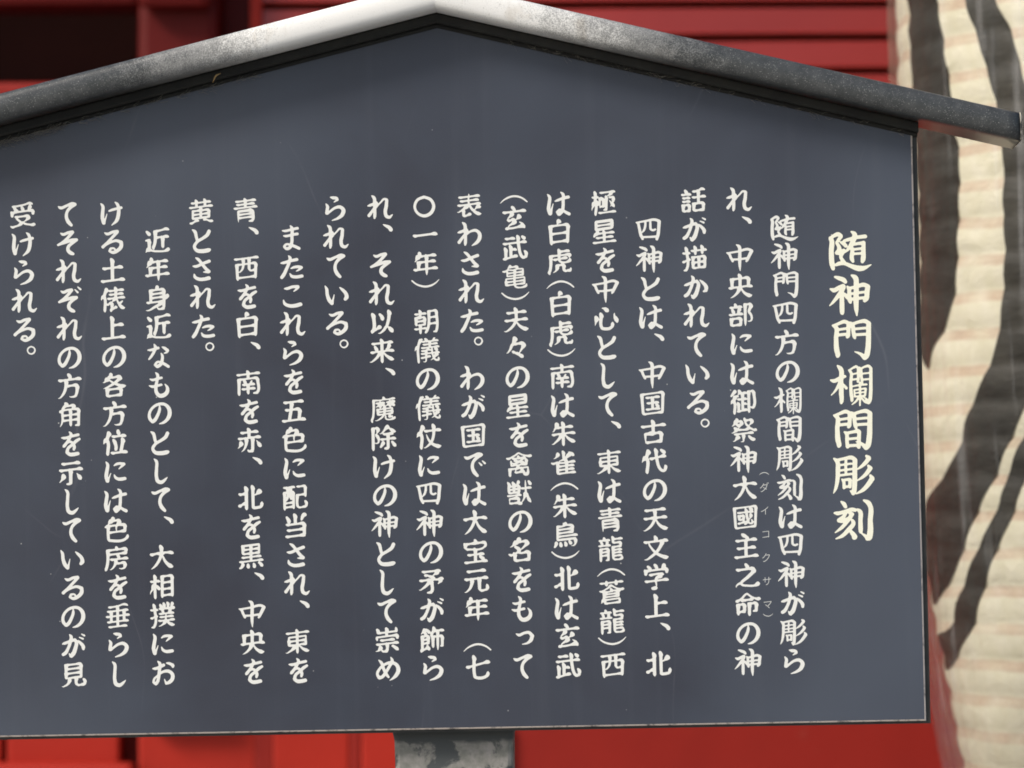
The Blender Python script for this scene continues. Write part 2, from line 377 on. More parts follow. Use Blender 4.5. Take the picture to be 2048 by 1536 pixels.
# roof rails: half-round nose, mitred at the ridge
def rail_part(name, prof, x_end, slope, side, mat, xs=24, closed_end=True):
    """prof: (y, w) with w measured straight up from the rail's lower edge"""
    V = []; F = []; k = len(prof)
    for i in range(xs + 1):
        x = PX + (x_end - PX) * i / xs
        V += [(x, y, PZ - slope * abs(x - PX) + w) for y, w in prof]
    for i in range(xs):
        for j in range(k):
            q = (i * k + j, i * k + (j + 1) % k, (i + 1) * k + (j + 1) % k, (i + 1) * k + j)
            F.append(q if side > 0 else q[::-1])
    if closed_end:
        F.append(tuple(xs * k + j for j in range(k)) if side > 0 else tuple(xs * k + j for j in range(k))[::-1])
    o = mesh_obj(name, V, F, mat, smooth=False); 
    bm = bmesh.new(); bm.from_mesh(o.data); bmesh.ops.recalc_face_normals(bm, faces=bm.faces[:]); bm.to_mesh(o.data); bm.free()
    return put(o)
T = .0345
nose = [(.046, 0), (-.036, 0)]
for i in range(11):
    a = -math.pi / 2 + math.pi * i / 10
    nose.append((-.036 - .0135 * abs(math.cos(a)) ** .62, T / 2 + T / 2 * math.copysign(abs(math.sin(a)) ** .75, math.sin(a))))
nose = [nose[0]] + nose[2:] + [(.046, T)]
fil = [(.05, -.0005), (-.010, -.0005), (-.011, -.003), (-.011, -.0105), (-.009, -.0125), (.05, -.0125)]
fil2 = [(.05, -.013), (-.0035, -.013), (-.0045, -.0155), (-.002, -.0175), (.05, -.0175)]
def shade_rail(o):
    for p in o.data.polygons: p.use_smooth = len(p.vertices) == 4
    return o
for x_end, s, side in ((-.690, SL, -1), (.7145, SRT, 1)):
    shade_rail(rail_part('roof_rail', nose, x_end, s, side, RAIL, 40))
    xe = XL - .001 if side < 0 else XR + .001
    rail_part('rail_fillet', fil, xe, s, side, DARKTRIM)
    rail_part('shade_grime_strip', fil2, xe - .001 * side, s, side, DARKTRIM)  # dark strip standing in for the gap's shadow, with grime
    # worn rim on the end of the rail
    V = []; F = []; k = len(nose); zc = PZ - s * abs(x_end - PX)
    for t, e in ((0, .0004), (.0012 * side, .0003), (.0024 * side, -.0016)):
        for y, w in nose:
            cy, cw = .0, T / 2; fy = y + (1 if y > cy else -1) * e * -1 * -1; fw = w + (1 if w > cw else -1) * e
            V.append((x_end + t, fy, zc + fw))
    for i in range(2):
        for j in range(k): F.append((i * k + j, i * k + (j + 1) % k, (i + 1) * k + (j + 1) % k, (i + 1) * k + j))
    F.append(tuple(2 * k + j for j in range(k)))
    put(mesh_obj('rail_end_cap', V, F, END))
# post, slightly flared where it meets the board
pst = []
V = []; F = []
lev = [(-H - .0, .071), (-.60, .071), (-.40, .0712), (-.374, .0716), (-.366, .0718), (-.3605, .0730), (-.3560, .0740), (-.345, .0740), (.20, .0715)]
for z, w in lev:
    r = .006
    for cx, cy in ((1, 1), (-1, 1), (-1, -1), (1, -1)):
        pass
    ring_ = []
    for qx, qy, a0 in ((1, 1, 0), (-1, 1, 90), (-1, -1, 180), (1, -1, 270)):
        for a in (0, 45, 90):
            t = math.radians(a0 + a); ring_.append((.022 + qx * (w - r) + r * math.cos(t), .078 + qy * (.050 - r) + r * math.sin(t), z))
    V += ring_
k = 12
for i in range(len(lev) - 1):
    for j in range(k): F.append((i * k + j, i * k + (j + 1) % k, (i + 1) * k + (j + 1) % k, (i + 1) * k + j))
F += [tuple(range(k))[::-1], tuple((len(lev) - 1) * k + j for j in range(k))]
put(mesh_obj('post', V, F, POST))
# dirt and a dry straw caught under the left rail
st = tube('dry_straw', [(-.252, -.016, zrail(-.252) - .0155), (-.2495, -.018, zrail(-.2495) - .0105), (-.2475, -.018, zrail(-.2475) - .0080), (-.242, -.018, zrail(-.242) - .0072)], [.0004, .0010, .0011, .0004],
          m_plain('dry_straw_tan', (.42, .26, .10), (.5, .36, .17), 80), n=6)
st.matrix_world = TILT; st['label'] = 'tiny dry straw caught under the left roof rail of the notice board'; st['category'] = 'straw'

# cobweb and lint caught in the corner under the rails
LINT = m_plain('grey_lint', (.16, .15, .13), (.34, .31, .26), 60)
def lint(x0, x1, n, drop, seed):
    rn = random.Random(seed); V = []; F = []
    for _ in range(n):
        x = x0 + (x1 - x0) * rn.random(); z = zrail(x) - drop + rn.gauss(0, .0016); y = -.001 - rn.random() * .006
        L = rn.uniform(.003, .012); a = rn.gauss(-.24 * (1 if x > PX else -1), .5); r = rn.uniform(.00006, .00022); b = len(V); bend = rn.gauss(0, .0015)
        for t in (0, .5, 1):
            px, pz_ = x + L * t * math.cos(a), z + L * t * math.sin(a) + bend * (1 if t == .5 else 0)
            V += [(px, y, pz_ + r), (px, y + r * 1.7, pz_ - r), (px, y - r * 1.7, pz_ - r)]
        for q in (0, 3):
            for e in range(3): F.append((b + q + e, b + q + (e + 1) % 3, b + q + 3 + (e + 1) % 3, b + q + 3 + e))
    o = put(mesh_obj('cobweb_lint', V, F, LINT)); o['kind'] = 'stuff'
lint(-.54, -.44, 260, .0195, 1); lint(-.44, -.20, 110, .0185, 2); lint(.10, .30, 150, .0140, 3); lint(.30, .58, 60, .0175, 5)

# ------------------------------------------------------------------ lettering
# every character is a list of brush strokes in its cell (thousandths); first number = weight
GLYPHS = {
'、': "1|k620 900 15 700 860 40 840 780 65 880 720 65 870 690 30",
'。': "1|k740 910 24 830 870 24 870 780 26 830 690 26 740 650 24 650 690 22 610 780 22 650 870 22 740 910 24",
'々': "1.06|h356 356 400 373 519 316 576 313|d576 313 585 282 695 217|p496 853 452 830 405 713 396 647 372 635 277 457 191 345 137 333|h396 647 747 681|p747 681 752 649 733 586 576 313",
'〇': "1|k500 830 46 730 730 50 830 500 50 730 270 52 500 170 50 270 270 44 170 500 42 270 730 42 500 830 46",
'い': "1|k120 800 20 170 700 50 190 500 55 260 300 65 340 200 60 380 300 30 430 500 12|k630 740 20 720 660 50 840 520 60 860 400 65 800 320 45",
'お': "1|k140 650 20 220 650 45 400 710 45 520 770 50|k320 900 20 380 840 50 370 600 50 340 360 50 300 200 50 240 120 50 160 180 40 180 280 35 300 400 30 500 540 40 700 550 55 820 440 60 820 300 60 720 180 55 600 130 40 540 280 15|k620 840 20 720 820 45 840 760 55 840 700 40",
'か': "1|k130 560 20 200 580 45 420 660 40 560 700 50 610 620 55 580 420 60 500 220 65 420 130 55 360 220 20|k380 880 20 430 820 50 410 660 50 320 400 45 220 240 55 140 190 50|k670 730 20 760 650 50 880 480 65 870 370 50 790 340 30",
'が': "1|k130 560 20 200 580 45 420 660 40 560 700 50 610 620 55 580 420 60 500 220 65 420 130 55 360 220 20|k380 880 20 430 820 50 410 660 50 320 400 45 220 240 55 140 190 50|k670 670 20 740 600 50 850 450 60 850 380 45|k720 780 20 840 730 34|k800 890 20 890 840 34",
'け': "1|k130 840 20 190 770 50 190 550 55 180 330 60 220 170 60 260 250 30 340 480 12|k420 580 30 500 610 40 700 660 40 850 690 45|k630 880 20 700 820 50 740 720 50 740 450 60 680 250 55 500 80 15",
'こ': "1|k260 740 20 340 740 45 550 800 45 740 800 55 660 700 30 580 640 15|k220 340 20 260 220 50 420 140 55 620 140 60 820 190 60",
'さ': "1|k200 590 20 280 580 45 550 680 45 780 760 50|k300 880 20 380 830 50 520 660 50 680 460 55 760 390 55 680 380 40 560 380 15|k240 310 20 260 220 50 380 140 55 580 130 55 760 170 60",
'し': "1|k300 910 20 370 840 50 380 600 50 370 300 55 420 140 65 520 100 60 660 180 40 750 270 12",
'そ': "1|k270 840 20 330 800 45 550 860 45 680 870 55 520 680 45 300 500 40 170 430 35 400 510 45 680 590 55 820 600 50 660 480 45 530 360 50 520 240 60 620 140 65 700 110 45",
'ぞ': "1|k250 820 20 310 780 45 500 840 45 620 850 55 480 670 45 280 500 40 170 430 35 400 510 45 660 580 55 800 590 50 640 480 45 530 360 50 520 240 60 620 140 65 700 110 45|k740 860 20 830 770 36|k840 950 20 930 870 36",
'た': "1|k150 630 20 240 640 45 500 710 45 720 750 50|k420 880 20 470 820 50 440 660 50 340 420 50 240 220 55 170 130 50|k500 440 20 600 480 40 780 490 50 860 470 50 760 380 30 680 340 15|k460 260 20 520 170 50 660 140 50 780 150 50 880 170 50",
'っ': "1|k300 620 20 380 580 45 580 650 40 740 660 50 850 550 60 800 400 55 680 300 35 500 260 13",
'て': "1|k200 770 20 260 730 50 500 800 40 720 860 55 780 840 55 620 730 50 500 570 45 480 380 55 550 220 65 640 120 50",
'で': "1|k180 770 20 240 730 50 480 800 40 700 860 55 760 840 55 600 730 50 470 570 45 450 380 55 520 220 65 610 120 50|k680 560 20 760 480 36|k800 620 20 880 540 36",
'と': "1|k200 860 20 280 800 55 330 620 50 370 460 45|k780 800 55 720 680 55 560 560 45 340 420 45 260 260 50 340 140 60 520 110 65 740 140 65 800 160 40",
'な': "1|k140 700 20 220 700 40 380 740 40 500 770 45|k360 900 20 400 820 50 340 620 45 240 460 40 170 380 25|k640 800 20 720 760 50 820 680 55 800 620 35 700 580 15|k600 580 20 640 500 45 630 340 50 580 200 50 460 120 55 380 180 40 460 280 35 600 260 40 720 200 50 840 120 50",
'に': "1|k180 840 20 230 760 50 210 550 55 180 330 60 220 170 60 260 250 30 340 450 12|k460 710 20 540 760 40 680 780 45 800 760 50 720 680 35 620 590 15|k460 390 20 500 300 45 600 240 50 720 240 55 840 260 50",
'の': "1|k520 740 25 520 660 45 440 420 50 320 240 55 260 200 50 170 320 55 160 500 45 280 700 40 480 810 45 700 800 50 840 650 65 860 450 65 760 260 50 640 170 40 500 130 15",
'は': "1|k120 820 20 180 750 50 170 500 55 150 300 60 200 150 65 250 300 30 310 500 12|k380 580 20 460 610 40 660 680 45 840 720 50|k580 890 20 650 830 50 660 600 50 650 380 50 610 220 50 500 120 55 440 200 40 520 290 35 640 260 40 760 180 50 860 130 55",
'ま': "1|k220 760 20 300 750 40 550 800 40 760 840 45|k260 580 20 330 570 40 550 610 40 740 640 45|k500 930 20 550 860 50 550 600 50 540 340 50 480 180 50 360 130 50 270 200 40 340 280 35 500 260 40 660 200 50 800 130 50",
'め': "1|k200 800 20 280 720 50 360 500 50 460 300 50 520 220 40|k620 890 20 660 800 50 560 580 45 420 360 45 300 220 50 200 190 55 140 320 45 220 500 40 420 660 40 640 710 50 820 620 60 870 440 65 780 260 55 680 170 35 570 100 13",
'も': "1|k400 910 20 460 840 50 450 660 45 400 440 50 420 220 60 520 110 65 660 120 65 790 240 60 800 380 50 720 500 20|k200 690 20 270 660 40 450 700 40 600 730 40|k170 460 20 260 430 45 460 460 40 600 490 40",
'ら': "1|k360 890 20 440 870 50 580 840 50 600 800 40 480 720 15|k200 660 20 250 580 50 230 420 50 220 330 55 340 400 35 520 520 40 700 540 55 800 440 65 760 280 60 600 150 40 400 80 15",
'る': "1|k250 820 20 320 780 45 550 850 45 700 860 55 540 680 45 320 460 40 170 320 50 200 340 30 440 480 35 660 540 45 820 480 60 820 340 60 700 200 55 520 130 50 410 180 40 450 270 35 570 270 30 620 180 30",
'れ': "1|k240 910 20 310 850 55 330 600 50 330 200 50 320 130 30|k100 560 20 180 580 45 400 670 40 420 620 45 280 420 40 130 220 50 140 240 30 340 460 25 550 680 25 680 790 35 760 760 50 740 550 55 700 330 55 740 190 60 830 150 50 950 240 15",
'わ': "1|k260 910 20 330 850 55 350 600 50 350 200 50 340 130 30|k100 560 20 180 580 45 400 670 40 420 620 45 280 420 40 130 220 50 140 240 30 340 440 25 550 600 35 740 620 50 850 500 60 840 340 60 740 200 50 580 100 15",
'を': "1|k200 710 20 280 700 45 550 760 40 780 810 45|k470 910 20 530 840 50 480 700 45 380 540 45 280 420 50 260 400 30 380 520 30 500 570 40 580 520 45 640 380 50 620 300 40|k820 660 40 720 600 50 560 460 45 420 340 45 380 200 55 480 130 60 620 130 60 770 160 55",
'イ': "0.9|r144 433 172 422 201 430 476 581 543 602|r543 602 557 636 666 723 780 838|r543 165 543 602",
'ク': "0.9|r163 468 196 471 258 525 353 628 391 688 434 716|r434 716 443 777 476 841|r476 841 505 849|r234 141 305 134 434 209 528 285 652 424 756 617 785 731|r785 731 771 748|r771 748 434 716",
'コ': "0.9|r234 708 780 768|r780 768 780 219|r780 266 220 199",
'サ': "0.9|r139 600 856 674|r666 839 666 495 643 367 595 273 538 211 452 151 400 154|r329 807 324 388",
'ダ': "0.9|r700 322 400 489|r191 113 258 106 367 169 481 256 619 401 733 623 752 690 747 736 780 782 785 810 738 880|r837 932 890 854|r448 824 419 770 410 704|r410 704 376 691 296 580 191 471 158 444 115 439|r410 704 747 736",
'マ': "0.9|r163 695 813 762|r813 762 804 696 747 611 571 410 500 347|r633 184 510 301 500 347|r500 347 448 355 320 452 277 452",
'一': "1.06|h104 466 901 553",
'七': "1.06|h113 484 891 689|u386 861 386 241 400 164 452 141 780 177 828 211 847 254 852 331",
'上': "1.06|h109 113 891 199|v467 870 467 157|h467 585 830 625",
'中': "1|k60 660 20 130 630 45 200 480 44 260 360 40|k120 650 30 460 700 32 840 760 45 920 720 45|k920 710 54 840 560 50 760 400 45 730 350 30|k240 420 34 500 430 32 760 460 36|k400 930 20 490 870 56 510 700 52 500 400 54 500 200 44 510 30 14",
'主': "1.02|v379 864 448 866 557 781 557 739 500 672 500 147|h113 99 891 185|h199 402 806 469|h156 667 849 743",
'之': "1.06|d465 887 533 797 527 757|h300 218 310 191 372 156 481 140 870 187 912 227|p766 720 752 667 552 441 315 242 300 218 234 206 191 182 134 120 134 67|h151 666 756 733",
'亀': "0.77|v495 723 495 174 510 129|h510 129 557 116 832 146 875 169|g875 169 892 238|h75 664 139 665 226 712 495 723 538 746 761 761 776 749 766 557|h226 712 224 507 234 499 766 557|h224 600 776 661|h182 293 823 363|p348 874 338 831 305 818 244 751 226 712|h338 831 367 825 566 847|v566 847 571 819 552 748|h182 293 182 391 196 406 809 474 823 461 813 255|h182 186 813 255|v182 293 182 186",
'五': "1.02|h170 761 825 833|v448 787 424 552 353 149|h223 502 714 556|v714 556 718 496 690 186|h113 123 891 208",
'仗': "1|p685 908 680 548 638 390 566 266 505 203 381 110 323 115|h365 680 906 740|n434 564 510 380 609 266 704 206 794 174 866 159 938 189|v334 864 253 701 229 610 244 583 244 79|p229 610 182 586 94 470",
'代': "1.03|v349 861 272 712 244 611 258 590 258 81|u580 892 595 645 619 490 657 331 700 243 771 172 823 159 856 167 875 183 904 261 909 308 884 347|p244 611 196 592 115 500 92 445|h365 563 891 684|d748 888 869 789",
'以': "1.06|d432 790 528 661 534 604|v220 787 220 237 206 207 177 185 164 141|p782 891 747 588 680 352 652 335 604 260 533 187 443 122 370 119|h220 237 291 254 463 357|n680 352 714 342 837 230 880 179 880 140",
'位': "1.02|p224 605 163 565 115 500 109 451|v324 863 248 700 224 605 239 578 239 79|h365 136 901 195|v792 641 700 173|v474 596 533 299 515 245|d628 938 609 893 637 821|h403 708 858 758",
'俵': "0.9|h275 315 334 310 405 359 467 380|p602 537 548 501 543 477 481 419 467 380|v609 900 602 537|n602 537 643 516 671 407 695 359 723 353 733 302 752 277 851 195 870 187 924 205|h360 778 863 833|h318 508 896 571|v467 380 472 162 434 121 427 81|h472 162 538 183 624 235|h379 649 844 701|v305 865 224 688 206 593 215 566 215 72|p206 593 149 568 106 508 100 459|g723 353 756 365 846 443",
'儀': "0.79|h341 784 500 807 604 804 723 831 882 844|h308 363 915 429|d434 895 486 861 500 807|h318 568 910 633|h322 461 476 493 557 525 615 514|p476 493 472 125 452 104 400 94 352 112|h291 858 335 876|v291 858 220 702 206 640 210 71|p201 607 158 588 134 562 96 507 90 458|h303 221 611 295|d780 550 847 518|v604 804 604 604|h375 686 853 739|g723 831 752 909 796 926|g894 162 913 197 896 257|c680 545 685 437 718 287 776 182 832 151 894 162|p886 368 847 357 714 207 614 141",
'元': "1.03|p362 541 348 372 286 216 234 155 168 101 139 84 90 90|h113 513 887 598|h199 783 811 850|h619 164 662 146 851 171 880 207 896 322|v614 568 619 164",
'刻': "1|k240 920 20 300 870 45 330 810 40|k80 670 20 140 660 40 320 700 34 500 740 40 540 730 40|k360 700 30 280 580 36 180 500 44 240 480 34 380 540 30|k420 660 30 480 640 40 380 500 40 240 340 34 90 230 13|k480 500 30 500 460 42 380 280 42 240 150 34 100 90 13|k400 300 20 480 200 50 530 130 54 500 100 40|k600 740 24 650 700 46 660 500 44 660 300 48 660 240 40|k750 940 24 850 880 54 890 800 50 880 500 50 870 200 60 840 100 56 800 80 40|k820 90 46 740 160 30 680 200 13",
'北': "1.03|p875 757 671 598 600 576|h105 197 315 298 372 309|h118 611 372 639|v372 864 372 98|u600 889 604 172 624 156 685 153 866 182 890 217 910 347",
'南': "0.91|v371 552 400 498 391 423|h303 413 706 458|v500 888 500 635|g804 147 669 133|v823 670 823 173 804 147|h182 600 823 670|v182 600 177 72|v495 430 495 116|g585 444 595 496 633 576|h113 755 887 840|h284 262 720 310",
'受': "0.92|p714 482 709 425 680 385 619 318 552 269 543 240|h237 429 714 482|c291 431 300 376 320 355 472 232|e781 815 723 711 714 654|v861 665 866 538|h139 586 714 654 861 665|v139 586 134 453|h86 101 149 80 201 95 424 185 472 232|h472 232 543 240|h543 240 552 213 600 195 738 168 847 157 915 186|d191 745 239 727 267 665 320 648|v267 665 262 599|h147 786 548 859 766 915 829 905|d477 787 514 696",
'古': "1.02|v500 888 500 458|h95 674 905 763|h500 458 778 484|v778 484 765 190|h235 131 765 190|p500 458 231 429 222 418 235 131",
'各': "0.96|e407 889 376 844 362 787|e362 787 320 768 300 720|p300 720 262 706 153 606 99 600|h362 787 391 781 718 817|p718 817 714 761 552 603 452 537 296 450 114 380|n300 720 414 625 585 537 832 471 915 486|v262 348 258 120|h262 348 738 396|v738 396 738 173|h258 120 738 173",
'名': "0.99|e482 903 424 868 400 791|p400 791 348 772 182 628 132 616|v305 395 305 139|h305 139 790 192|v785 462 790 192|h100 353 144 340 414 439 443 424 785 462|e457 519 414 439|p747 825 742 764 700 703 609 610 514 534 457 519|h400 791 747 825|d299 613 338 617 372 597 443 545 457 519",
'命': "0.98|v187 475 187 138|h187 475 405 499|v405 499 405 252|h187 224 405 252|h119 579 296 677 500 853 514 855 643 757 804 687 861 670 934 700|h343 627 647 660 700 727|d296 677 343 627|g809 283 698 255|v818 540 809 283|h576 518 818 540|v576 518 571 115",
'四': "1|k60 780 20 130 760 45 170 560 46 220 320 50 270 210 40|k120 780 30 400 830 32 740 860 45 840 820 50|k860 800 54 840 600 50 810 340 52 760 180 45|k380 800 36 370 640 40 320 500 34 250 420 15|k550 820 36 550 640 40 560 540 40 640 500 36 720 530 30|k240 270 34 500 270 32 790 280 40",
'国': "0.89|h272 680 723 729|d620 461 684 391|h308 493 692 535|h273 275 727 325|v495 704 495 304|v129 799 168 119|h129 799 866 884|v866 884 832 192|h168 119 832 192",
'國': "0.83|h235 638 760 696|h246 265 492 343|d653 792 732 757|v533 775 566 489 580 430 603 418 597 348|h597 348 651 284 710 277 728 288 749 346 728 396|e597 348 569 336 477 242|p711 603 641 441 603 418|h366 546 442 554|v442 554 444 424|h293 403 444 424|v284 532 293 403|h284 532 366 546|v129 803 164 114|h129 803 876 881|v876 881 836 188|h164 114 836 188",
'土': "1.06|h109 113 896 199|h166 556 834 630|v500 892 500 156",
'垂': "0.86|v505 835 505 138|h151 638 849 715|v282 653 282 285|h109 457 896 544|h194 104 806 171|h194 787 505 835 761 901 838 882|v728 702 728 334|h151 271 858 349",
'大': "1.06|p500 888 494 599 386 334 272 187 172 106 134 83|n494 599 533 559 604 400 695 284 818 191 861 172 905 190|h494 599 524 624 887 663|h118 579 457 616 494 599",
'天': "1.01|h156 774 839 849|n493 508 533 466 600 344 718 231 861 168 934 192|p495 811 493 508 424 352 367 267 277 178 144 89 85 94|h493 508 514 534 882 575|h123 491 462 528 493 508",
'夫': "1.01|n490 458 590 315 685 232 842 170 880 170 924 193|h185 712 830 783|h490 458 510 487 877 528|h118 444 462 482 490 458|p495 887 490 458 434 335 334 212 267 158 139 84 71 93",
'央': "0.98|p497 444 462 421 440 340 359 224 240 127 146 81|v495 892 497 444|v792 793 783 489|h213 729 792 793|v213 729 222 428|h111 415 448 452 497 444 542 463 893 501|n497 444 537 420 565 354 606 298 708 211 831 164 857 163 904 186",
'学': "0.98|e791 913 728 813 718 761|v861 777 866 655|h144 698 861 777|v144 698 139 570|p662 588 643 539 519 465 500 440 500 174 490 127|d337 96 434 107 490 127|h113 327 891 413|v476 893 519 818 514 739|d195 851 234 843 286 774 286 714|h265 553 638 594 662 588 730 606",
'宝': "0.96|h232 359 773 418|d643 328 770 239|h123 96 882 179|d481 899 514 827 519 781|v495 588 495 137|h519 781 847 812|h149 605 215 562 780 624 851 687 847 812|v153 736 149 605|h153 736 519 781",
'崇': "0.92|v501 893 486 684 505 626|h191 726 813 795 823 805 823 900|v186 830 191 726|d660 280 704 285 855 174|p304 258 149 108 85 101|h128 329 872 411|v500 365 500 174 486 117|h314 123 372 95 486 117|v847 659 852 560|h144 482 144 572 153 583 505 626 847 659|h270 470 735 521",
'年': "1|i548 780 548 113|h272 545 834 607|v272 545 267 298|h286 755 853 813|e319 872 296 817 286 755|p286 755 253 733 168 598 131 558|h104 280 901 367",
'当': "1.01|h218 329 809 394|d195 816 282 681 276 622|e848 896 799 872 709 690|v500 888 500 565|h166 114 809 185|v809 594 809 185|h185 526 809 594",
'彫': "1|k90 880 20 150 830 45 170 600 45 150 360 40 110 200 30 60 100 10|k150 840 30 340 880 30 500 890 45 560 850 40|k560 840 48 550 600 48 540 300 50 520 140 50 500 90 40|k500 100 40 440 150 15|k220 730 22 480 760 22|k220 610 22 500 640 22|k360 870 25 350 720 30 350 520 25|k200 500 24 500 530 24|k260 410 20 290 370 32 300 220 32|k280 390 26 420 410 30|k440 400 36 430 240 34|k300 240 26 430 250 26|k820 920 30 880 880 45 800 780 40 700 690 30 610 630 13|k860 700 30 900 650 45 820 540 40 720 450 30 610 380 13|k900 480 30 940 420 50 840 280 45 720 160 36 570 80 13",
'御': "0.88|e251 862 93 670|h386 776 616 801|h495 411 616 424|p402 877 386 776 362 755 334 682|h299 679 334 682|p191 513 144 489 85 403|v495 788 495 193|h308 143 635 223|g861 289 828 280 761 311|v880 858 880 323 861 289|h709 839 880 858|v709 839 709 126|h322 564 621 597|h253 668 299 679|v253 668 210 589 191 513 206 486 206 70|v353 448 358 159",
'心': "1.06|u348 625 348 162 367 127 410 118 671 151 709 188 730 327|p194 528 122 220|n379 828 424 826 599 704|n801 642 794 597 875 402 890 357 883 313",
'房': "0.93|p472 455 462 328 414 221 338 133 286 100 242 101|v547 589 576 541 566 470|h284 439 872 504|h196 611 823 680|v823 833 823 680|h196 764 823 833|v196 764 187 349 158 207 111 75|p790 351 785 248 766 176 747 151 647 130 565 153|h462 328 490 322 790 351|d492 887 514 804",
'描': "0.88|h443 340 851 385|v528 896 528 631|h389 744 896 799|v220 866 220 125 201 90|g201 90 123 71|v647 549 647 172|h99 661 326 685|h86 353 335 467|v766 922 766 662|v443 526 443 340|h443 526 851 571|v851 571 851 195|h443 150 851 195|v443 340 443 150",
'撲': "0.84|h417 421 868 471|h99 379 187 405 258 450 320 466|d429 865 471 770|v571 905 571 750 519 688 510 659 528 605 528 545|h398 531 882 584|p638 315 595 283 581 244 533 192 419 119 351 100|h365 295 638 315 906 354|e861 913 809 798|v220 862 220 111 201 81|g201 81 128 68|h99 661 331 686|d771 716 799 747 906 759|h394 702 747 741 771 716|v771 716 761 650 742 610 742 568|n633 552 628 342 638 315 685 293 704 248 790 188 880 156 929 179|v704 920 704 736",
'文': "1.02|d481 894 524 810|e524 810 500 774 500 723|h104 680 896 767|p733 749 718 664 662 541 524 349 348 200 144 89 90 95|n267 698 277 629 358 489 438 391 543 300 685 223 823 177 866 168 934 198",
'方': "1.04|p776 544 752 277 714 165 657 136 571 127 533 127 481 155|h376 500 776 544|h123 686 882 770|p391 711 381 529 329 323 272 215 224 153 149 89 90 83|v490 885 528 819 514 729",
'星': "0.88|h113 90 887 175|v500 507 500 137|h248 412 830 471|h223 260 792 323|h224 688 776 749|e275 505 248 412|e248 412 215 399 139 307|v776 749 776 874 766 883 234 824 224 814 224 563 234 554 776 623|v776 749 776 623",
'朝': "0.84|h104 740 483 782|v291 869 291 640|h585 416 856 446|g837 156 745 140|v851 883 856 214 837 156|h590 849 851 883|v590 849 581 383 552 255 519 181 465 106|v291 370 291 85|h590 635 856 665|h144 489 448 522|h94 223 476 265 533 225|d144 614 291 640|v144 614 144 363|p448 643 448 401 438 391 144 363|h291 640 448 643",
'朱': "0.97|v500 892 500 108|h262 706 811 762|p324 855 291 826 262 706 234 689 172 585 118 567|p502 477 452 458 358 331 224 205 139 144 90 145|h118 458 438 493 502 477 562 507 887 543|n502 477 562 456 676 343 771 279 875 230 919 247",
'来': "0.96|e766 725 695 582 642 553|h113 439 443 475 503 458 562 488 891 524|v500 892 500 108|h156 741 853 818|d253 664 320 540|n503 458 566 438 600 390 709 295 790 244 866 205 915 217|p503 458 457 439 315 270 168 147 134 125 56 127",
'東': "0.87|n500 365 576 346 685 255 799 198 866 178 910 195|h210 491 799 556|h123 761 887 845|v500 892 500 108|p429 343 358 252 210 138 139 98 76 108|h429 343 500 365|h210 491 210 622 220 632 790 695 799 686 794 416|h215 352 419 375 500 365 576 392 794 416|v210 491 215 352",
'極': "0.85|h327 132 901 195|h109 671 307 693|d210 552 272 531 305 469 299 425|p201 495 163 468 125 342 96 288 96 212|h372 356 495 369|v495 639 495 369|p495 639 381 631 372 621 372 289|h379 831 882 886|h693 675 856 688|p856 688 818 507 727 339|n707 569 851 376 876 331|v215 870 215 599 201 495 215 473 215 67|p780 870 756 812 604 711|v604 711 585 254|g585 254 498 239",
'欄': "1|k40 620 20 100 600 40 240 660 35 360 700 30|k200 940 20 260 880 50 270 600 45 270 300 50 270 140 40 260 100 25|k260 620 30 200 480 30 120 360 20 40 280 10|k320 520 20 380 440 34|k442 840 14 479 810 31 485 550 31 492 280 37 504 170 34 498 140 20|k454 830 20 529 880 20 616 920 27 665 880 27|k665 870 31 659 700 27 653 600 27 640 570 20|k504 740 18 653 770 18|k504 620 20 653 640 20|k690 900 14 715 860 27 727 720 27 740 580 27 746 550 20|k715 860 20 814 910 22 901 920 31 944 880 27|k944 870 34 938 600 34 926 300 37 901 140 37 876 90 27|k876 100 34 826 180 24 740 240 7|k740 750 18 926 770 18|k746 620 20 926 630 20|k520 470 16 700 500 20 840 510 22|k560 390 18 570 240 20|k560 390 16 820 420 20|k820 410 24 800 260 22|k580 320 15 800 340 15|k580 240 17 800 260 17|k690 550 22 690 300 24 680 40 18|k660 220 22 580 120 20 500 60 10|k710 220 16 800 120 28 870 90 22",
'武': "0.96|v367 562 367 169|h104 87 573 222|v628 902 628 709 652 480 676 347 714 240 742 192 785 155 861 158|v870 355 899 302 899 260 880 184 861 158|h104 619 891 706|h180 795 492 829|v191 473 191 117|h367 425 540 444|d762 885 841 823",
'獣': "0.83|h90 376 545 426|n713 916 723 483 761 459 809 297 900 153|h560 637 896 674|h429 739 495 732|v495 732 490 513|h144 475 490 513|v120 840 158 769 139 679 144 475|h139 590 495 630|e486 885 438 786 429 739|d822 899 885 793|v467 315 472 153|p467 315 168 282 158 272 158 118|h158 118 472 153|d472 153 481 121 557 130|p723 483 695 456 690 400 652 280 557 130|v315 717 315 498|d274 867 296 794 344 775|h149 703 429 739",
'玄': "1.01|p533 462 519 414 300 227 272 168|p707 615 604 498 533 462|h204 138 272 168 381 171 790 253|n685 386 723 371 780 303 790 253 828 243 866 177|p434 744 429 674 282 495 267 442|h267 442 315 438 505 473 533 462|v456 890 510 817 510 752|h118 709 887 794",
'白': "0.99|p532 903 480 879 445 801 436 735|h207 431 797 496|v811 771 781 143|h194 704 436 735 811 771|v194 704 224 77|h221 148 784 210",
'相': "0.9|h510 617 861 656|h109 648 412 681|v861 870 861 157|h514 836 861 870|v514 836 509 113|h510 176 861 214|p264 516 234 517 210 496 168 380 101 265 101 208|v268 867 258 557 267 77|d264 516 329 490 407 402|h510 394 861 433",
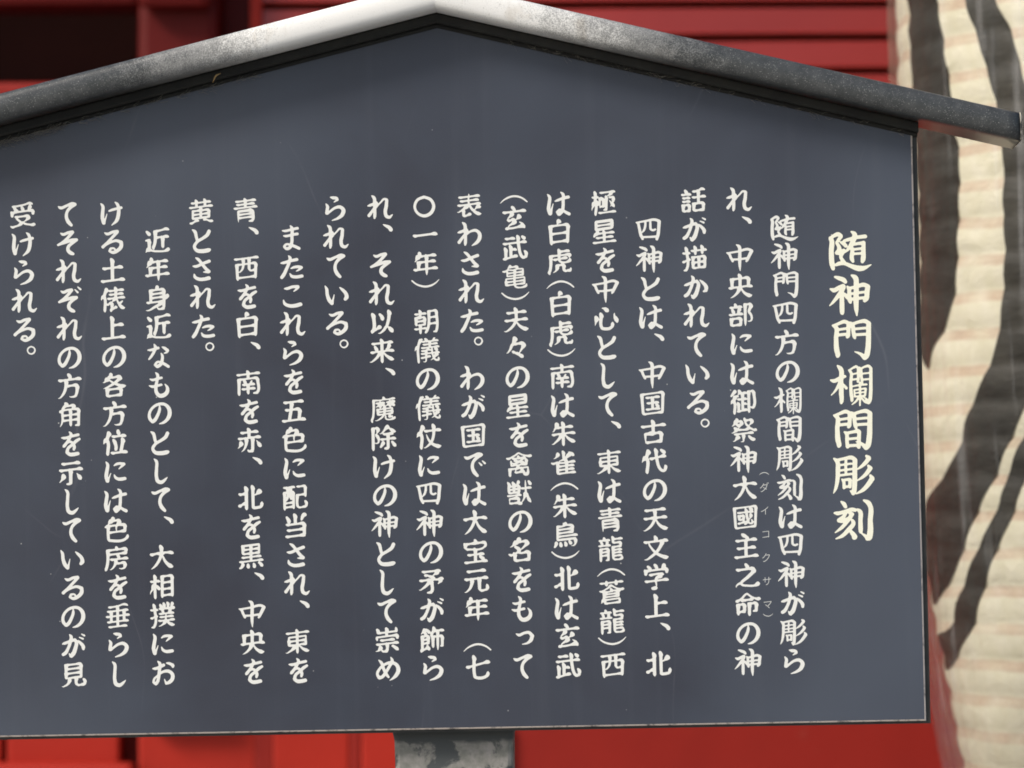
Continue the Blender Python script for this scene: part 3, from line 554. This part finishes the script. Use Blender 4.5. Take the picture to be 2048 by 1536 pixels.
'矛': "0.98|g495 114 356 93|v495 518 519 493 514 139 495 114|h109 503 467 543 495 518|h495 518 528 550 581 555 595 571 624 560 856 581 900 598|d543 649 576 615 595 571|h280 679 353 698 481 651 543 649|h199 807 806 864|p837 579 828 522 731 386|p728 855 714 807 566 684 543 649|p495 518 286 300 130 190 66 199",
'示': "1.05|n717 463 799 356 856 245|h199 783 801 849|g495 137 467 115 351 97|v500 593 495 137|p276 416 253 352 182 232 130 166 85 155|h113 555 887 640",
'神': "1|k170 920 25 260 890 45 370 840 50 400 800 40|k60 650 20 130 620 45 260 680 40 360 710 50 320 620 45 220 480 40 120 360 30 30 270 10|k300 540 30 310 460 45 310 220 50 310 110 45 310 90 30|k340 560 20 400 500 40 430 440 30|k440 700 20 470 660 40 480 520 40 490 380 45 500 340 30|k460 650 30 640 690 32 820 730 45 900 700 40|k900 690 50 880 560 50 860 420 50 820 370 35|k490 530 26 840 570 26|k500 410 30 820 440 30|k540 950 20 620 900 55 640 700 50 630 400 55 630 180 45 640 40 15",
'祭': "0.9|e288 874 277 810|p277 810 248 793 210 733 134 650 94 646|h277 810 457 811|p457 811 448 759 419 700 396 665 367 653 362 620 320 550|p359 277 320 266 168 124 123 119|h875 499 938 523|c549 902 543 863 566 837 576 773 643 664 680 650 700 592 875 499|h320 550 358 517 647 549 700 592|p320 550 262 530 239 485 125 408 76 414|p505 384 500 133 481 112 389 97|h189 354 825 424|d672 308 828 187 867 185|p809 864 794 788 718 682 680 650|h566 837 809 864|d192 585 262 530|d272 694 367 653",
'禽': "0.86|p476 442 467 371 405 304 362 192|h362 192 457 198 633 236|h342 586 386 604 462 589 481 568 557 576|g557 576 571 605 624 644 663 648|h299 499 353 493 386 506 481 568|h80 675 134 669 253 719 391 795 476 860 510 868 609 814 785 768 856 758 924 782|v762 647 756 482|h239 589 239 434 248 426 448 448 476 442 505 454 756 482|d557 576 581 555 663 532|v187 307 187 68|h187 307 804 380 813 372 813 200 799 152|d671 147 704 132 799 152|e685 195 671 147|v604 358 600 297 624 272 633 236 662 229 685 195|d483 760 500 691|h280 662 720 710",
'色': "0.95|h220 611 804 664|v804 664 804 445|h224 381 804 445|u220 611 224 195 229 154 262 116 320 108 823 168 875 216 897 308|e410 887 372 858 358 796|p358 796 329 783 229 666 220 611|g220 611 168 603 111 558|h358 796 628 816|p628 816 614 759 510 608 510 413",
'蒼': "0.81|h244 323 742 378|v790 606 747 550 742 378|d482 620 514 543|h244 495 490 532 514 543 747 550|h95 524 139 516 300 594 400 656 472 720 521 737|h510 734 600 674 790 606 856 600 915 623|h113 788 887 873|v244 495 244 323 229 252 272 196 272 103|h272 103 780 159|h248 226 766 287 780 275 780 159|h244 416 747 471|p248 226 206 203 137 102|d206 542 244 495|d334 874 334 740|d666 911 666 777",
'虎': "0.93|v491 891 486 536 495 481|h495 481 528 466 823 498 851 520 865 560|h490 820 820 856|h284 531 739 620|e851 729 830 637|h191 666 851 729|v191 666 182 302 149 150 125 96 137 45|g851 171 875 216 875 259|h662 150 851 171|v643 372 643 195 662 150|h410 346 643 372|p410 346 405 257 376 180 315 122 252 87",
'表': "0.91|n500 892 500 560 562 428 628 337 671 328 680 292 747 244 866 196 924 214|h151 769 853 846|h113 490 882 575|p438 521 424 468 324 388 305 348 239 327 139 265 71 274|p882 468 823 461 671 328|v305 348 310 126|h310 126 391 144 549 211|h199 639 815 707",
'西': "0.9|h93 781 902 870|v170 594 193 74|h170 594 835 667|v835 667 812 147|h190 136 815 204|v600 836 598 427|h598 427 635 408 827 429|p395 814 394 567 368 458 281 350 179 339",
'見': "0.92|h239 522 761 580|h239 676 761 733|v595 404 595 180 614 141|h614 141 647 135 861 163|v864 317 894 274 894 246 885 194 861 163|p367 374 348 260 315 196 277 155 139 79 71 94|v244 825 239 522|h244 825 761 877|p761 877 761 431 752 421 244 365|v239 522 244 365",
'角': "0.9|g799 156 679 138|v809 711 799 156|h144 591 187 628 244 648 809 711|p426 894 376 877 362 824 324 797 258 701 244 648 239 295 196 160 142 75|e657 833 643 785 609 745 595 692|h362 824 391 818 647 846|h239 295 813 353|v524 675 524 129|h248 472 813 534",
'話': "0.92|h465 603 906 652|v676 849 676 408|h479 803 676 849 813 906 877 897|d219 860 263 780|h94 693 397 726|h128 454 364 480|h132 576 364 601|v144 331 144 126|h144 331 353 358|v353 358 358 150|h144 126 358 150|v514 390 510 148|h514 390 842 426|v842 426 842 184|h510 148 842 184",
'赤': "0.99|h128 538 877 621|v624 593 619 150|h457 138 505 115 576 122 619 150|h213 743 792 806|v500 888 500 584|p405 569 396 363 376 291 310 168 225 91|n765 483 880 300 934 288|p249 426 163 272 102 212",
'身': "0.92|h267 502 723 552|p628 384 604 330 381 185 153 76 76 84|h128 338 718 398|h500 153 552 124 666 137 714 156|v723 818 728 474 714 156|h267 772 723 818|v267 772 267 358|e512 905 476 860 467 799|h267 637 723 687|e863 605 785 499 728 474",
'近': "0.98|v244 528 244 211|g244 528 109 513|h244 211 376 152 514 139 880 188 923 223|p244 211 177 176 113 96|h457 612 896 660|h457 830 704 881 823 917 910 910|v457 830 448 471 424 366 381 264 394 222|v714 640 714 271|d151 833 256 725",
'部': "0.93|e466 711 414 584 405 527|d206 687 252 579|h104 489 549 538|h128 738 526 782|p861 870 856 809 785 638 780 591 832 527 866 457 875 369 866 322 842 291 785 271 756 268 719 294|h652 852 861 870|i652 852 652 120|d307 875 338 766|v172 352 168 124|h172 352 490 387|v490 387 490 160|h168 124 490 160",
'配': "0.83|h139 391 201 397|v248 826 244 481 201 397|v870 346 904 289 890 203 866 168|h604 144 633 138 866 168|v585 561 585 203 604 144|h585 561 866 596|h139 135 452 169|v144 647 139 63|h144 647 452 681|v452 681 452 107|h353 437 452 448|v353 837 353 437|h139 279 452 313|h574 852 866 884|v866 884 866 524|h113 811 483 852",
'門': "1|k100 840 20 160 810 45 170 550 45 180 280 55 200 170 50 190 140 30|k120 830 30 240 880 30 380 920 40 460 880 40|k460 870 45 450 700 40 440 600 40 420 570 30|k200 740 26 440 770 26|k200 620 30 440 640 30|k500 900 20 540 860 40 560 720 40 580 580 40 590 550 30|k540 860 30 700 910 32 840 920 45 910 880 40|k910 870 50 900 600 50 880 300 55 840 140 55 800 90 40|k800 100 50 720 180 35 580 240 10|k580 750 26 880 770 26|k590 620 30 880 630 30",
'間': "1|k100 840 20 160 810 45 170 550 45 180 280 55 200 170 50 190 140 30|k120 830 30 240 880 30 380 920 40 460 880 40|k460 870 45 450 700 40 440 600 40 420 570 30|k200 740 26 440 770 26|k200 620 30 440 640 30|k500 900 20 540 860 40 560 720 40 580 580 40 590 550 30|k540 860 30 700 910 32 840 920 45 910 880 40|k910 870 50 900 600 50 880 300 55 840 140 55 800 90 40|k800 100 50 720 180 35 580 240 10|k580 750 26 880 770 26|k590 620 30 880 630 30|k330 460 20 370 430 40 380 280 36 390 120 40|k360 430 30 520 460 30 640 480 40|k660 460 40 650 280 40 640 120 40|k400 300 26 640 320 26|k400 150 30 640 160 30",
'除': "0.92|p666 909 657 866 633 854 472 678 414 635 351 633|n657 866 837 723 880 700 934 712|e502 328 389 153|p248 589 300 520 324 462 324 346 310 321 282 304 239 295 182 327|p315 828 310 758 248 589|h139 809 315 828|v139 809 139 63|h489 606 811 641|v657 624 657 159 633 129 541 113|h398 424 901 479|d783 368 896 218",
'随': "1|k60 800 20 90 760 50 90 500 50 100 200 55 120 100 40|k70 780 30 160 840 35 260 870 45 320 830 40 240 720 30 210 680 30 260 600 40 270 530 45 220 470 35 180 450 15|k300 690 20 370 660 45 420 600 40|k200 430 20 260 440 35 370 500 40 340 440 35 300 360 35 340 280 40 380 240 30|k190 180 30 260 210 40 370 210 35 520 150 45 700 90 60 780 90 50 980 170 10|k380 720 25 460 740 35 660 790 35 860 810 40|k550 920 20 620 870 50 620 800 50 540 640 40 460 520 30 400 460 15|k540 620 30 560 500 40 550 300 45 570 250 30|k540 620 25 680 650 30 800 660 40|k820 670 40 810 500 45 800 300 50 780 240 35|k580 520 26 780 540 26|k580 420 26 780 430 26",
'雀': "0.88|h286 244 834 304|h72 485 125 468 267 512 353 498 872 555|v310 509 286 481 286 118|h286 118 882 184|p730 783 685 771 590 687 500 641 486 619 343 548 310 509|v495 887 500 640|p325 825 282 750 201 658 142 640|n664 862 709 867 864 737|v597 527 595 152|h286 365 834 425|d500 641 528 605 585 588|d585 588 597 527",
'青': "0.88|h109 555 891 641|g733 140 612 121|v747 513 752 170 733 140|p747 513 262 460 253 450 253 71|v500 892 500 602|h166 793 844 868|h253 343 752 397|h199 681 801 747|h253 226 752 281",
'飾': "0.88|d332 283 348 204 367 192 385 147|e158 123 125 96 118 56|v163 588 158 123|h163 588 372 607|v372 607 372 365|h158 337 372 365|v583 897 557 771 538 755 476 632 481 614 528 578|v528 578 528 218|h557 771 891 808|p272 828 187 735 107 659|d272 828 315 810 408 724|h158 467 372 491|h158 123 220 139 348 204|h528 578 856 609|v856 609 847 273|g847 273 788 255|i695 786 695 124|v266 708 282 606",
'魔': "0.73|g742 708 704 727 603 716|d742 708 780 735 896 748|p405 671 282 564 232 559|d405 747 405 553|h315 377 818 433|h700 206 820 234|e723 329 728 269 704 239 700 206|p540 495 562 470 543 342 486 229 434 176 358 126 258 83 195 98|d521 894 538 830|h177 781 514 818 538 830 566 824 901 860|v177 781 172 385 144 191 106 89 118 38|d405 671 534 619|h261 678 367 690 405 671 438 698 549 710|g894 176 907 221|h590 256 590 161 600 139 619 132 851 153 894 176|e576 565 524 531|d524 531 540 495|d742 789 742 590|d742 708 885 621|p742 708 624 611 565 599|h315 466 809 525 818 516 818 433|v315 466 320 285|h320 285 813 339|v818 433 813 339",
'鳥': "0.89|e200 240 149 113 117 73|h234 554 752 616|v752 844 752 616|h239 792 448 815 472 827 752 844|c239 792 234 336 244 328 856 390|p856 390 828 173 799 142 688 125|h234 675 752 732|h481 884 539 913|v481 884 472 827|d337 242 349 124|d642 298 686 217|d492 263 519 181 512 142|h234 443 901 516",
'黄': "0.85|v500 653 500 281|v353 876 353 642|h175 771 834 844|h123 71 182 84 358 177 407 183|h593 196 643 213 847 157 901 169|v652 909 652 675|h220 372 785 434|h109 615 896 702|h500 533 780 563|v780 563 785 308|c224 502 220 251 229 242 785 308|h224 502 500 533",
'黒': "0.87|e231 205 144 75 90 57|d756 264 804 240 877 151|h104 270 896 358|v500 853 500 319|h220 688 785 750|d395 207 401 97|h185 419 830 490|d587 232 614 154 608 106|h500 574 780 605|c224 828 776 888 785 880 780 605|v224 828 220 548|h220 548 500 574",
'龍': "0.81|h94 581 483 624|h158 365 424 394|h585 356 863 386|d280 877 296 789|h109 764 464 803|g419 119 337 94|v419 505 419 119|h163 477 419 505|v163 477 158 65|h158 248 424 278|h585 826 896 860|v585 902 590 701|h590 701 847 724|v847 724 847 589|h585 556 847 589|v585 556 590 152|h590 152 624 128 861 154 890 175 902 220|v188 713 210 649 206 593|e394 736 362 610|h585 249 872 281|h585 454 868 485",
'（': "1|k30 50 10 140 150 20 300 240 30 500 290 32 700 260 32 840 190 28 960 90 24",
'）': "1|k30 920 24 160 810 28 320 740 32 500 710 32 700 750 30 860 840 20 970 950 10",
}

def spl(P,step=.012,corner=62):
    """Catmull-Rom through the points, broken at sharp corners; columns x,y,(r..)"""
    P=np.asarray(P,float)
    if len(P)==2:
        n=max(2,int(np.hypot(*(P[1]-P[0])[:2])/step)+1)
        return P[0]+(P[1]-P[0])*np.linspace(0,1,n)[:,None]
    out=[];n=len(P);T=[]
    for i in range(n):
        if i==0 or i==n-1: T.append((None,None)); continue
        a=P[i]-P[i-1];b=P[i+1]-P[i];la=np.hypot(*a[:2])+1e-9;lb=np.hypot(*b[:2])+1e-9
        cs=np.dot(a[:2],b[:2])/(la*lb)
        if cs<math.cos(math.radians(corner)): T.append((a/la,b/lb))
        else:
            t=(a/la*lb+b/lb*la)/(la+lb); t2=t/(np.hypot(*t[:2])+1e-9); T.append((t2,t2))
    for i in range(n-1):
        d=P[i+1]-P[i];L=np.hypot(*d[:2])+1e-9
        t0=T[i][1] if T[i][1] is not None else d/L
        t1=T[i+1][0] if T[i+1][0] is not None else d/L
        k=max(2,int(L/step)+1)
        s=np.linspace(0,1,k,endpoint=False)[:,None]
        h=(2*s**3-3*s**2+1)*P[i]+(s**3-2*s**2+s)*L*t0+(-2*s**3+3*s**2)*P[i+1]+(s**3-s**2)*L*t1
        h[:,2:]=P[i,2:]*(1-s)+P[i+1,2:]*s
        out.append(h)
    out.append(P[-1:]);return np.vstack(out)
# width profiles: (distance from start, from end) in em, radius, nib stretch
PROF={ # list of (u, radius, stretch); u>=0 from start, u<0 from end, 'm' middle
'h':[(0,.014,1.3),(.05,.039,.5),(.14,.033,.1),(-.18,.032,.1),(-.06,.046,.45),(-.0001,.028,1.0)],
'v':[(0,.020,1.5),(.045,.058,.6),(.14,.054,.1),(-.14,.053,.0),(-.05,.052,.1),(-.0001,.024,.3)],
'i':[(0,.034,1.0),(.045,.057,.55),(.14,.052,.1),(-.20,.050,.0),(-.09,.038,.0),(-.0001,.010,.0)],
'p':[(0,.022,1.3),(.05,.060,.5),(.15,.051,.1),(-.25,.042,.0),(-.10,.025,.0),(-.0001,.006,.0)],
'n':[(0,.016,.2),(.10,.030,.0),(-.20,.056,.0),(-.11,.070,.0),(-.05,.040,.0),(-.0001,.008,.0)],
'd':[(0,.018,.2),(.06,.045,.2),(-.05,.064,.1),(-.0001,.045,.1)],
'e':[(0,.040,.6),(.04,.058,.3),(-.04,.040,.0),(-.0001,.016,.0)],
't':[(0,.040,.7),(.05,.056,.3),(-.08,.032,.0),(-.0001,.012,.0)],
'g':[(0,.052,.0),(-.05,.030,.0),(-.0001,.008,.0)],
'u':[(0,.034,1.0),(.045,.058,.5),(.14,.050,.1),(-.16,.047,.0),(-.06,.056,.0),(-.0001,.022,.0)],
'c':[(0,.040,.2),(-.0001,.040,.2)],
'r':[(0,.030,.2),(-.0001,.026,.2)],
}
ANG=math.radians(-48)
def samples(st,k=1.0):
    ty,P=st
    P=np.asarray(P,float)
    if ty=='k': S=spl(P); return [(x,y,r,.12) for x,y,r in S]
    S=spl(P,corner=38)
    seg=np.hypot(*np.diff(S,axis=0).T);D=np.concatenate([[0],np.cumsum(seg)]);L=D[-1]+1e-9
    f=min(1.0,L/.34)
    pr=PROF[ty];U=[];R=[];E=[]
    for u,r,e in pr:
        U.append(u*f if u>=0 and u!=-.0001 else L+u*f);R.append(r);E.append(e)
    U=np.maximum.accumulate(U)
    r=np.interp(D,U,R);e=np.interp(D,U,E)*k
    m={'h':.033,'v':.054,'i':.052}.get(ty)
    if m: r=m+(r-m)*(k if k>.8 else k*.9)/max(k,.01)*k   # heads shrink with the weight
    kk=k if ty not in 'd' else (k*2+1)/3
    return [(x,y,a*kk,b) for (x,y),a,b in zip(S,r,e)]
def raster(strokes,k=1.0,N=176,pad=.08,ex=1.0):
    G=np.zeros((N,N),np.float32); sc=N/(1+2*pad)
    ca,sa=math.cos(ANG),math.sin(ANG)
    for st in strokes:
        last=None
        for x,y,r,e in samples(st,k):
            if last is not None and math.hypot(x-last[0],y-last[1])<min(.012,r*.35): continue
            last=(x,y)
            a=r*(1+e)*ex;b=r*ex
            cx,cy=(x+pad)*sc,(y+pad)*sc;w=int(a*sc)+2
            x0,x1=max(int(cx)-w,0),min(int(cx)+w+1,N);y0,y1=max(int(cy)-w,0),min(int(cy)+w+1,N)
            if x0>=x1 or y0>=y1: continue
            X=(np.arange(x0,x1)+.5-cx)/sc;Y=(np.arange(y0,y1)+.5-cy)/sc
            u=X[None,:]*ca+Y[:,None]*sa;v=-X[None,:]*sa+Y[:,None]*ca
            q=np.sqrt((u/a)**2+(v/b)**2)
            val=np.clip(.5+(1-q)*b*sc,0,1)
            G[y0:y1,x0:x1]=np.maximum(G[y0:y1,x0:x1],val)
    for _ in range(2):
        G[1:-1]=(G[:-2]+2*G[1:-1]+G[2:])/4
        G[:,1:-1]=(G[:,:-2]+2*G[:,1:-1]+G[:,2:])/4
    return G

def contours(G, N, pad):
    """marching squares at 0.5 -> closed loops in cell units"""
    B = G > .5; sc = N / (1 + 2 * pad)
    code = B[:-1, :-1] * 1 + B[:-1, 1:] * 2 + B[1:, 1:] * 4 + B[1:, :-1] * 8
    seg = {}
    T_ = {1: [(3, 0)], 2: [(0, 1)], 3: [(3, 1)], 4: [(1, 2)], 5: [(3, 2), (1, 0)], 6: [(0, 2)], 7: [(3, 2)], 8: [(2, 3)], 9: [(2, 0)], 10: [(0, 3), (2, 1)], 11: [(2, 1)], 12: [(1, 3)], 13: [(1, 0)], 14: [(0, 3)]}
    for y, x in np.argwhere((code > 0) & (code < 15)):
        e = {0: ('h', y, x), 1: ('v', y, x + 1), 2: ('h', y + 1, x), 3: ('v', y, x)}
        for a, b in T_[int(code[y, x])]: seg[e[a]] = e[b]
    def pt(e):
        k, y, x = e
        if k == 'h':
            a, b = G[y, x], G[y, x + 1]; t = (.5 - a) / (b - a); return ((x + t + .5) / sc - pad, (y + .5) / sc - pad)
        a, b = G[y, x], G[y + 1, x]; t = (.5 - a) / (b - a); return ((x + .5) / sc - pad, (y + t + .5) / sc - pad)
    out = []
    while seg:
        s0 = next(iter(seg)); loop = [s0]; c = seg.pop(s0)
        while c != s0 and c in seg: loop.append(c); c = seg.pop(c)
        if len(loop) > 8: out.append(np.array([pt(e) for e in loop]))
    return out
def rdp(P, eps):
    keep = np.zeros(len(P), bool); keep[0] = keep[-1] = True; st_ = [(0, len(P) - 1)]
    while st_:
        a, b = st_.pop()
        if b - a < 2: continue
        d = P[b] - P[a]; L = math.hypot(*d); Q = P[a + 1:b]
        dist = np.abs(d[0] * (Q[:, 1] - P[a, 1]) - d[1] * (Q[:, 0] - P[a, 0])) / L if L > 1e-9 else np.hypot(*(Q - P[a]).T)
        i = int(dist.argmax())
        if dist[i] > eps: keep[a + 1 + i] = True; st_ += [(a, a + 1 + i), (a + 1 + i, b)]
    return P[keep]
_cache = {}
def glyph(ch, ex=1.07):
    if (ch, ex) in _cache: return _cache[ch, ex]
    f = GLYPHS[ch].split('|'); k = float(f[0]); st_ = []
    for s in f[1:]:
        v = np.array([float(x) for x in s[1:].split()]) / 1000; st_.append((s[0], v.reshape(-1, 3 if s[0] == 'k' else 2)))
    Nn = 150; G_ = raster(st_, k, Nn, ex=ex)
    cu = bpy.data.curves.new('glyph', 'CURVE'); cu.dimensions = '2D'; cu.fill_mode = 'BOTH'; cu.extrude = .008
    for L in contours(G_, Nn, .08):
        h = len(L) // 2; L = np.vstack([rdp(L[:h + 1], .0022), rdp(np.vstack([L[h:], L[:1]]), .0022)[1:-1]])
        sp = cu.splines.new('POLY'); sp.points.add(len(L) - 1); sp.use_cyclic_u = True
        for p, (x, y) in zip(sp.points, L): p.co = (x, y, 0, 1)
    o = bpy.data.objects.new('glyph', cu); me = o.to_mesh()
    V = np.array([v_.co[:] for v_ in me.vertices]); F = [tuple(p.vertices) for p in me.polygons]
    o.to_mesh_clear(); bpy.data.objects.remove(o); bpy.data.curves.remove(cu)
    _cache[ch, ex] = (V, F); return _cache[ch, ex]
_mesh = {}
def lettering(name, items, mat):
    """items: (char, centre x, centre z, em); each character is a part, alike ones share their mesh"""
    for ch, x, z, em in items:
        key = (ch, mat.name)
        if key not in _mesh:
            gv, gf = glyph(ch, 1.04 if mat is CREAM else 1.03)
            me = bpy.data.meshes.new(name)
            me.from_pydata([(a - .5, -c * .36, b - .5) for a, b, c in gv.tolist()], [], gf); me.materials.append(mat); _mesh[key] = me
        o = bpy.data.objects.new(name, _mesh[key]); COL.objects.link(o); o.parent = sign
        o.location = OFF + Vector((x, -.0001, z)); o.scale = (em, em, em)
RP, CP = .0348, .05420
COLUMNS = ["　随神門四方の欄間彫刻は四神が彫ら", "れ、中央部には御祭神大國主之命の神", "話が描かれている。", "　四神とは、中国古代の天文学上、北",
 "極星を中心として、東は青龍[蒼龍]西", "は白虎[白虎]南は朱雀[朱鳥]北は玄武", "[玄武亀]夫々の星を禽獣の名をもって", "表わされた。わが国では大宝元年（七",
 "〇一年）朝儀の儀仗に四神の矛が飾ら", "れ、それ以来、魔除けの神として崇め", "られている。", "　またこれらを五色に配当され、東を", "青、西を白、南を赤、北を黒、中央を",
 "黄とされた。", "　近年身近なものとして、大相撲にお", "ける土俵上の各方位には色房を垂らし", "てそれぞれの方角を示しているのが見", "受けられる。"]
for c, text in enumerate(COLUMNS):
    x = -(c + 1 - 9) * CP; row = -.5; items = []
    for ch in text:
        step = .5 if ch in '[]' else 1.0
        mid = row + step / 2; z = -(mid - 8) * RP
        if ch == '[': items.append(('（', x, z + .25 * RP, RP))
        elif ch == ']': items.append(('）', x, z - .25 * RP, RP))
        elif ch != '　': items.append((ch, x, z, RP * (1.0 if ch < '一' else 1.0)))
        row += step
    lettering('painted_character', items, WHITE)
lettering('title_character', [(ch, .5118 - .0005 * i, .2141 - i * .05412, .0535) for i, ch in enumerate('随神門欄間彫刻')], CREAM)
lettering('reading_gloss_character', [('（', .4030, -.0486, .0125)] + [(ch, .4030 + .0002 * i, -.0690 - i * .0281, .0130) for i, ch in enumerate('ダイコクサマ')] + [('）', .4042, -.2263, .0125)], THIN)
